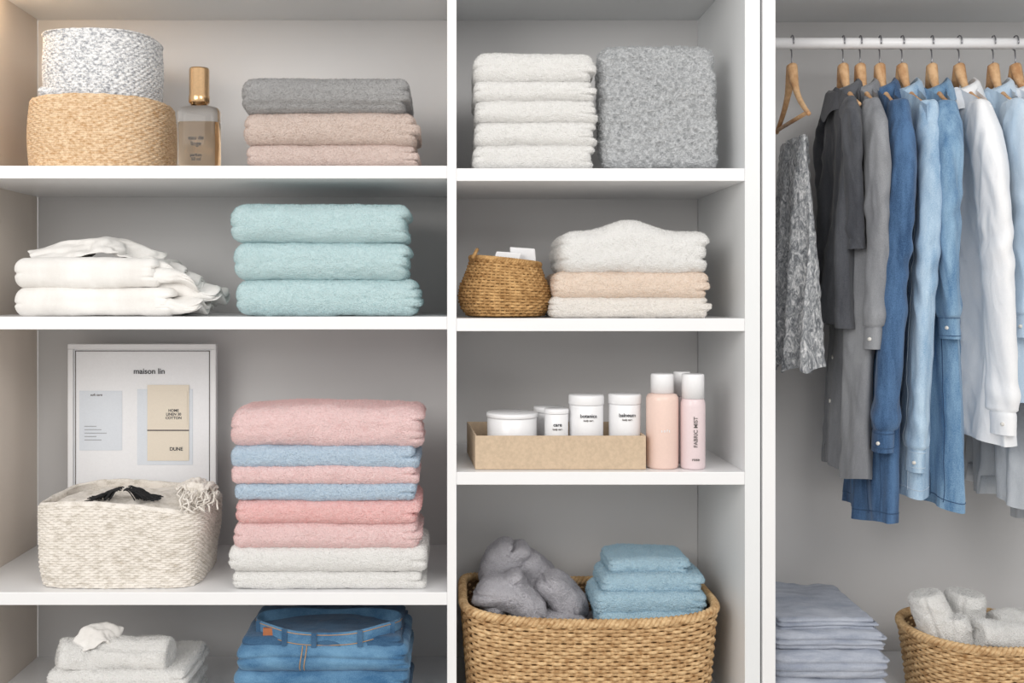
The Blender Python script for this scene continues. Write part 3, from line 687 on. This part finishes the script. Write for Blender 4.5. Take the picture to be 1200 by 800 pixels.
# ---------------------------------------------------------------- perfume
e=empty('perfume_bottle'); py_=.09; cx=X(233.5,py_); R=25*k(py_)-.001; zb=SZ['A']; 
hb=Z(122,.06)-zb
def sq(mb,prof,cx,cy,zb,m,n=3.2,ry=None):
    G=[]
    for r,z in prof:
        P,N=footprint(r,r if ry is None else r*ry,n,96); G.append(np.column_stack([cx+P[:,0],cy+P[:,1],np.full(96,zb+z)]))
    mb.grid(np.array(G),m,True,False,True,True)
mb=MB(); sq(mb,[(R*.93,.001),(R,.006),(R,hb-.014),(R*.93,hb-.006),(R*.55,hb)],cx,py_,zb,M['glass'],3.5,.6); mb.build('glass_body',e)
mb=MB(); sq(mb,[(R*.84,.010),(R*.88,.013),(R*.88,hb-.040)],cx,py_,zb,M['amber'],3.5,.55); mb.build('liquid',e)
mb=MB(); ch=Z(77,.06)-zb
mb.lathe([(.020,hb-.001),(.020,hb+.006),(.0235,hb+.007),(.0250,hb+.010),(.0250,hb+.024),(.0240,hb+.026),(.0240,ch-.004),(.0225,ch)],(cx,py_,zb),M['gold']); mb.build('gold_cap',e)
text('eau de\nlinge',cx,py_-R*.6-.0018,zb+.070,.014,M['ink'],e)
text('parfum\n50 ml',cx,py_-R*.6-.0018,zb+.030,.010,M['ink'],e)

# ---------------------------------------------------------------- tray + jars
e=empty('cardboard_tray'); tz=SZ['RC']+.001; tx0,tx1=X(557,.03),X(757,.03); ty0,ty1=.03,.30; th=.080; ct=.004
mb=MB()
mb.box(tx0,tx1,ty0,ty0+ct,tz,tz+th,M['kraft']); mb.box(tx0-.016,tx1,ty1-ct,ty1,tz,tz+th,M['kraft']); mb.box(tx1-ct,tx1,ty0+ct,ty1-ct,tz,tz+th,M['kraft'])
V=np.array([(tx0,ty0,tz),(tx0+ct,ty0+ct,tz),(tx0-.016+ct,ty1-ct,tz),(tx0-.016,ty1-ct,tz)]); V2=V.copy(); V2[:,2]+=th
mb.raw(np.vstack([V,V2]),[np.array([[3,2,1,0],[4,5,6,7],[0,1,5,4],[1,2,6,5],[2,3,7,6],[3,0,4,7]])],M['kraft'],False)
mb.box(tx0,tx1-ct,ty0+ct,ty1-ct,tz,tz+ct,M['kraft']); mb.build('tray',e,.001)
def jar(pxc,rpx,pytop,y,txt,lid=.022):
    e=empty('cosmetic_jar'); s=k(y); r=rpx*s; cx=X(pxc,y+r); zb=tz+ct; H=Z(pytop,y)-zb
    mb=MB(); mb.lathe([(r*.9,0),(r*.96,.003),(r*.96,H-lid-.002),(r*.93,H-lid)],(cx,y+r,zb),M['plastic_w']); mb.build('jar_body',e)
    mb=MB(); mb.lathe([(r*.98,H-lid+.0006),(r,H-lid+.002),(r,H-.004),(r*.985,H-.0015),(r*.95,H)],(cx,y+r,zb),M['plastic_w']); mb.build('lid',e)
    if txt:
        text(txt,cx,y+r*.04-.001,zb+H-lid-.028,.012,M['ink'],e)
        text('body care',cx,y+r*.04-.001,zb+H-lid-.037,.006,M['inkg'],e)
jar(600,31,486,.05,None,.012); jar(643,18,478,.15,None,.014); jar(652,14.5,480,.055,'care',.012); jar(687,21,464,.055,'botanica',.024); jar(732,19.5,463,.055,'balneum',.024)
def bottle(name,pxc,rpx,pyt,pys,y,mbody,mcap,rcap):
    e=empty(name); s=k(y); r=rpx*s; cx=X(pxc,y+r); zb=SZ['RC']; H=Z(pyt,y)-zb; hs=Z(pys,y)-zb
    mb=MB(); mb.lathe([(r*.92,.0005),(r,.005),(r,hs-.018),(r*.985,hs-.010),(r*.9,hs-.003),(rcap*s*.95,hs)],(cx,y+r,zb),mbody); mb.build('bottle_body',e)
    q=rcap*s; mb=MB(); mb.lathe([(q,hs+.0005),(q,H-.004),(q*.97,H-.001),(q*.9,H)],(cx,y+r,zb),mcap); mb.build('cap',e)
    return e,cx,y,zb,hs,r
r1=bottle('pink_lotion_bottle',776,19,439,462,.028,M['plastic_p'],M['plastic_w'],13.5)
text('s o f t',r1[1],r1[2]-.0008,r1[3]+r1[4]*.5,.009,M['plastic_w'],r1[0])
r2=bottle('rose_spray_bottle',812,14.5,439,468,.025,M['plastic_l'],M['plastic_w'],13.2)
text('FABRIC MIST',r2[1]+.004,r2[2]-.0008,r2[3]+.09,.013,M['inkg'],r2[0],roty=-math.pi/2)
text('rose',r2[1],r2[2]-.0008,r2[3]+.022,.010,M['inkg'],r2[0])
r3=bottle('white_cap_bottle',799,12,436,465,.12,M['plastic_l'],M['plastic_w'],10)

# ---------------------------------------------------------------- hangers and garments
def axes(rot):
    r=math.radians(rot); return np.array([-math.sin(r),-math.cos(r),0]),np.array([-math.cos(r),math.sin(r),0])
AP=RZ-.052
def drop(u,sl): return .072*(1-np.exp(-np.abs(u)/.034))+sl*np.abs(u)
def hanger(px,rot,bar=False,slope=.36,hw=.165):
    U,Vv=axes(rot); cx=X(px,RY); o=np.array([cx,RY,0])
    e=empty('clothes_hanger'); mb=MB()
    us=np.linspace(-hw,hw,120)
    P=o+us[:,None]*U+np.column_stack([0*us,0*us,AP-.006-drop(us,slope)])
    rad=.0085+.0055*np.exp(-(us/.028)**2)-.0030*(np.abs(us)/hw)
    mb.tube(P,rad,M['wood'],12,up=tuple(Vv),flat=1.0)
    if bar:
        z=AP-drop(np.array(hw),slope); mb.tube([o-U*hw*.95+np.array([0,0,z]),o+U*hw*.95+np.array([0,0,z])],.0055,M['wood'],8,up=(0,0,1))
    mb.build('wooden_arms',e)
    mb=MB(); pts=[o+np.array([0,0,AP-.008]),o+np.array([0,0,AP+.010])]
    R=.0185
    for t in np.linspace(-80,200,26):
        a=math.radians(t); pts.append(o+U*(R*math.cos(a))*-1+np.array([0,0,RZ+.0015+R*math.sin(a)]))
    mb.tube(pts,.0019,M['steel'],8,up=tuple(Vv)); mb.build('metal_hook',e)
    return e
def garment(name,px,mat,hem_py,slv_py,rot=8,hw=.19,seed=0,thick=.026,rip=.014,flare=1.05,slope=.36,collar=True,cuff=True,ns=2,sr=.050,stitchm=None,slant=0.0,lean=0.0,cuffmat=None,placket=True,sway=0.0):
    U,Vv=axes(rot); cx=X(px,RY); o=np.array([cx,RY,0]); e=empty(name); yf=.08
    zh=Z(hem_py,yf); ztop=AP+.008
    n,m=170,260; t=np.linspace(0,1,n)[:,None]; a=np.linspace(0,2*math.pi,m,endpoint=False)[None,:]
    ca=np.sign(np.cos(a))*np.abs(np.cos(a))**.8
    tt=t*1.0
    W=hw*(1-.06*sstep(tt*5)+(flare-.94)*tt)
    T=thick*(.50+.50*sstep(tt*7))*(1+.5*tt)
    u=W*ca
    line=ztop-np.maximum(drop(u,slope),drop(.055+0*u,slope)-.006)-.012*(np.abs(u)/hw)**4-.016*np.exp(-(u/.05)**2)*(np.sin(a)>0)
    zhem=zh+slant*u+.008*np.sin(u*25+seed)
    z=line*(1-tt)+zhem*tt
    sv=np.sin(a)
    neck=np.exp(-(u/.055)**2)
    v=T*sv+ .022*neck*(1-sstep(tt*8))*np.sign(sv)
    A=rip*(.10+sstep(tt*1.8))
    rp=np.sin(u*40+seed*1.7+1.2*np.sin(tt*3+seed))+.6*np.sin(u*77+seed*2.3+2*tt)
    v=v+A*rp*.75
    P=o+u[...,None]*U+v[...,None]*Vv+np.stack([0*z,0*z,z],-1)
    P=P+(lean*(tt*1.0)+sway*np.sin(tt*3.1+seed))[...,None]*np.array([1,0,0])
    nn=fbm(np.stack([P[...,0]*14,P[...,1]*14,P[...,2]*4],-1)+seed,seed,3)
    rid=1-2*np.abs(fbm(np.stack([P[...,0]*26+P[...,2]*9,P[...,1]*26,P[...,2]*6],-1)+seed*2,seed+4,2))
    P=P+(sv*(.008*nn+.0050*rid))[...,None]*Vv
    mb=MB(); mb.grid(P,mat,True,False,False,False,True)
    c=P[-1].mean(0); Rr=[P[-1],c+(P[-1]-c)*.97+np.array([0,0,.003]),c+(P[-1]-c)*.9+np.array([0,0,.05])]
    mb.grid(np.array(Rr),mat,True,False,False,True,True)
    if stitchm is not None:
        q=P[-5]; cc=q.mean(0); mb.tube(cc+(q-cc)*1.004,.0010,stitchm,4,closed=True)
        q=P[int(n*.13),5:m//2-5]; mb.tube(q+Vv*.001,.0010,stitchm,4,up=(0,0,1))
        for jj in (int(m*.09),int(m*.16)): q=P[int(n*.13):-3,jj]; mb.tube(q+Vv*.001,.0009,stitchm,4,up=tuple(U))
    if placket:
        j0=m//4; st=P[2:-2,j0-5:j0+6]+Vv*.0022; st[:,0]-=Vv*.0022; st[:,-1]-=Vv*.0022
        mb.grid(st,mat,False)
        for q in np.linspace(6,n-30,8).astype(int):
            p=P[q,j0]; mb.tube([p+Vv*.001,p+Vv*.0042],[.0058,.0052],M['button'],12,up=(0,0,1))
        q0,q1=int(n*.17),int(n*.31); pj=slice(j0-34,j0-14); pk=P[q0:q1,pj]+Vv*.003
        mb.grid(pk,mat,False)
        if stitchm is not None: mb.tube(pk[0]+Vv*.0008,.0010,stitchm,4,up=(0,0,1)); mb.tube(pk[5]+Vv*.0008,.0010,stitchm,4,up=(0,0,1)); mb.tube(pk[:,0]+Vv*.0008,.0010,stitchm,4,up=tuple(U))
    mb.build('body',e)
    for sgn in ((1,-1) if ns==2 else ((1,) if ns==1 else ())):
        mb=MB(); zt=ztop-float(drop(np.array(hw*.86),slope))-.004; ze=Z(slv_py,.04) if sgn>0 else Z(slv_py,.04)+.02
        L=zt-ze; n2,m2=150,72; s=np.linspace(0,1,n2)
        uc=hw*.84+ .050*sstep(s*4)-.024*s +.010*np.sin(s*5+seed)
        vc=.014*np.sin(s*3+seed*1.3)+.006*s
        zc=zt-L*s
        rad=sr*(.35+.65*np.sqrt(np.clip(s/.10,0,1)))*(1-.26*s)
        if cuff:
            cf=s>1-.055/L; rad=np.where(cf,rad*.96,rad*(1+.16*np.exp(-((s-(1-.085/L))/(.035/L))**2)))
        aa=np.linspace(0,2*math.pi,m2,endpoint=False)
        G=(o+uc[:,None,None]*sgn*U+ (rad[:,None]*np.cos(aa))[...,None]*U*sgn*1.0 + (vc[:,None]+rad[:,None]*.52*np.sin(aa))[...,None]*Vv)
        G=G+np.stack([np.zeros((n2,m2)),np.zeros((n2,m2)),np.repeat(zc[:,None],m2,1)],-1)
        ts=(zt-zc)/(ztop-zh)
        G=G+(lean*ts+sway*np.sin(ts*3.1+seed))[:,None,None]*np.array([1,0,0])
        nr=(np.cos(aa)[:,None]*U*sgn+np.sin(aa)[:,None]*Vv)[None]
        q=np.stack([G[...,0]*20+G[...,2]*5,G[...,1]*20,G[...,2]*4.5],-1)
        rid=1-2*np.abs(fbm(q*1.2+seed+.5*vnoise(q,seed)[...,None],seed+8,2))
        fold=np.sin(aa[None,:]*3+seed+3*s[:,None])
        cr=np.sin(zc[:,None]*85+np.sin(aa[None,:])*2.5+seed)*np.exp(-((s[:,None]-.45)/.10)**2)+np.sin(zc[:,None]*95+np.cos(aa[None,:])*2)*np.exp(-((s[:,None]-.92)/.08)**2)
        damp=np.where(s>1-.055/L,.25,1.0)[:,None] if cuff else 1.0
        G=G+nr*((.0056*rid+.0035*fold+.0022*cr)*damp)[...,None]
        c=G[-1].mean(0); ext=np.array([G[-1],c+(G[-1]-c)*.92+np.array([0,0,.002]),c+(G[-1]-c)*.85+np.array([0,0,.03])])
        mb.grid(G,mat,True,False,True,False,True,flip=sgn<0)
        mb.grid(ext,mat,True,False,False,True,True)
        if cuff:
            ic=int(n2*(1-.055/L)); cb_=G[ic:]+nr*.0018; cb_[0]-=nr[0]*.0018; mb.grid(cb_,mat,True,False,False,False,True,flip=sgn<0)
            p=G[(ic+n2)//2,int(m2*.12)]; nn_=nr[0,int(m2*.12)]; mb.tube([p+nn_*.001,p+nn_*.0050],[.0048,.0044],M['button'],12,up=(0,0,1))
        if stitchm is not None:
            for idx in (int(n2*(1-.055/L))+1,n2-3):
                qq=G[idx]; cc=qq.mean(0); mb.tube(cc+(qq-cc)*1.06,.0010,stitchm,4,closed=True)
            ln=G[4:n2-6,int(m2*.36)]; mb.tube(ln+nr[0,int(m2*.36)]*.001,.0009,stitchm,4,up=tuple(Vv))
        mb.build('sleeve_%s'%('front' if sgn>0 else 'back'),e)
    if collar:
        mb=MB(); a=np.linspace(0,2*math.pi,120,endpoint=False); R=[]
        zn=ztop-float(drop(np.array(.06),slope))-.012
        for ru,rv,dz in ((.068,.036,-.004),(.062,.034,.018),(.060,.033,.028),(.063,.036,.032),(.071,.044,.024),(.086,.058,-.020)):
            zz=zn+dz-.25*np.abs(ru*np.cos(a))-.016*np.sin(a)
            if ru>.08: zz=zz-.030*np.exp(-((a-1.25)/.28)**2)-.030*np.exp(-((a-1.9)/.28)**2)
            R.append(o+(ru*np.cos(a))[:,None]*U+(rv*np.sin(a))[:,None]*Vv+np.column_stack([0*a,0*a,zz]))
        R=np.array(R); R=R+(.0025*fbm(R*30,seed,2))[...,None]
        mb.grid(R,cuffmat or mat,True,False); mb.build('collar',e)
    return e
hanger(928,3,bar=True,slope=.54,hw=.15)
U,Vv=axes(5)
e=empty('sequin_skirt'); mb=MB(); cx=X(930,RY); n,m=130,220
t=np.linspace(0,1,n)[:,None]; a=np.linspace(0,2*math.pi,m,endpoint=False)[None,:]
W_=.12+.045*t; u=W_*np.cos(a); z=Z(160,.2)*(1-t)+(Z(436,.10)+.010*np.sin(u*60))*t
v=(.012+.024*t)*np.sin(a)+(.004+.012*t)*(np.sin(u*70+2*np.sin(2*t))+.5*np.sin(u*130+1))
P=np.array([cx,RY,0])+u[...,None]*U+v[...,None]*Vv+np.stack([0*z,0*z,z],-1)
P=P+(np.sin(a)*.008*(1-2*np.abs(fbm(P*24,7,3))))[...,None]*Vv
mb.grid(P,M['sequin'],True,False,True,False); c=P[-1].mean(0); mb.grid(np.array([P[-1],c+(P[-1]-c)*.9+np.array([0,0,.04])]),M['sequin'],True,False,False,True); mb.build('skirt_body',e)
G=[(988,8,'charcoal_shirt','shirt_k',382,290,dict(seed=1,hw=.15,cuff=False,lean=-.02,sr=.038,placket=False)),
   (1008,9,'grey_shirt','shirt_g',564,410,dict(seed=2,lean=-.03,hw=.18)),
   (1031,11,'dark_denim_jacket','denim_d',618,532,dict(seed=3,stitchm=M['threadb'],sr=.058,lean=-.025,sway=.006)),
   (1057,6,'light_denim_shirt','denim_l',588,556,dict(seed=4,sr=.046,lean=-.012,stitchm=M['threadl'])),
   (1092,11,'blue_denim_shirt','denim_m',600,398,dict(seed=5,stitchm=M['threadb'],lean=.0,sr=.054,sway=.005)),
   (1124,5,'white_shirt','shirt_w',520,512,dict(seed=6,sr=.060,lean=.028,sway=.006)),
   (1164,10,'pale_blue_shirt','shirt_pb',470,396,dict(seed=7,sr=.066,lean=.01)),
   (1190,5,'pale_grey_shirt','shirt_lg',604,440,dict(seed=8,flare=1.35,rip=.022)),
   (1232,8,'long_pale_shirt','shirt_lg',640,500,dict(seed=9))]
for px,rt,nm,mk,hem,sl,o in G:
    hanger(px,rt); garment(nm,px,M[mk],hem,sl,rot=rt,**o)

# ---------------------------------------------------------------- lights, world, camera
w=bpy.data.worlds.new('World'); scene.world=w; w.use_nodes=True
bg=w.node_tree.nodes['Background']; bg.inputs['Color'].default_value=(1,.988,.975,1); bg.inputs['Strength'].default_value=.84
def area(name,loc,tgt,size,sy,en,col):
    l=bpy.data.lights.new(name,'AREA'); l.shape='RECTANGLE'; l.size=size; l.size_y=sy; l.energy=en; l.color=col
    o=bpy.data.objects.new(name,l); o.location=loc; d=Vector(tgt)-Vector(loc); o.rotation_euler=d.to_track_quat('-Z','Y').to_euler(); coll.objects.link(o)
area('window_light',(-1.8,-3.0,2.3),(0.2,0,1.2),2.0,1.4,48,(1,.97,.93))
area('ceiling_light',(1.2,-2.6,2.6),(0.6,.2,1.1),1.5,1.0,24,(1,.98,.95))
pl=bpy.data.lights.new('cabinet_spot','POINT'); pl.energy=2.2; pl.color=(1,.70,.42); pl.shadow_soft_size=.03
po=bpy.data.objects.new('cabinet_spot',pl); po.location=(X(-25,.1),.12,top_l-.03); coll.objects.link(po)
cam=bpy.data.cameras.new('Camera'); co=bpy.data.objects.new('Camera',cam); coll.objects.link(co)
co.location=(0,-D,Z0); co.rotation_euler=(math.pi/2,0,0); cam.lens=36; cam.sensor_width=36; cam.sensor_fit='HORIZONTAL'
cam.shift_x=70/1200; cam.shift_y=-55/1200; scene.camera=co
scene.view_settings.view_transform='Standard'
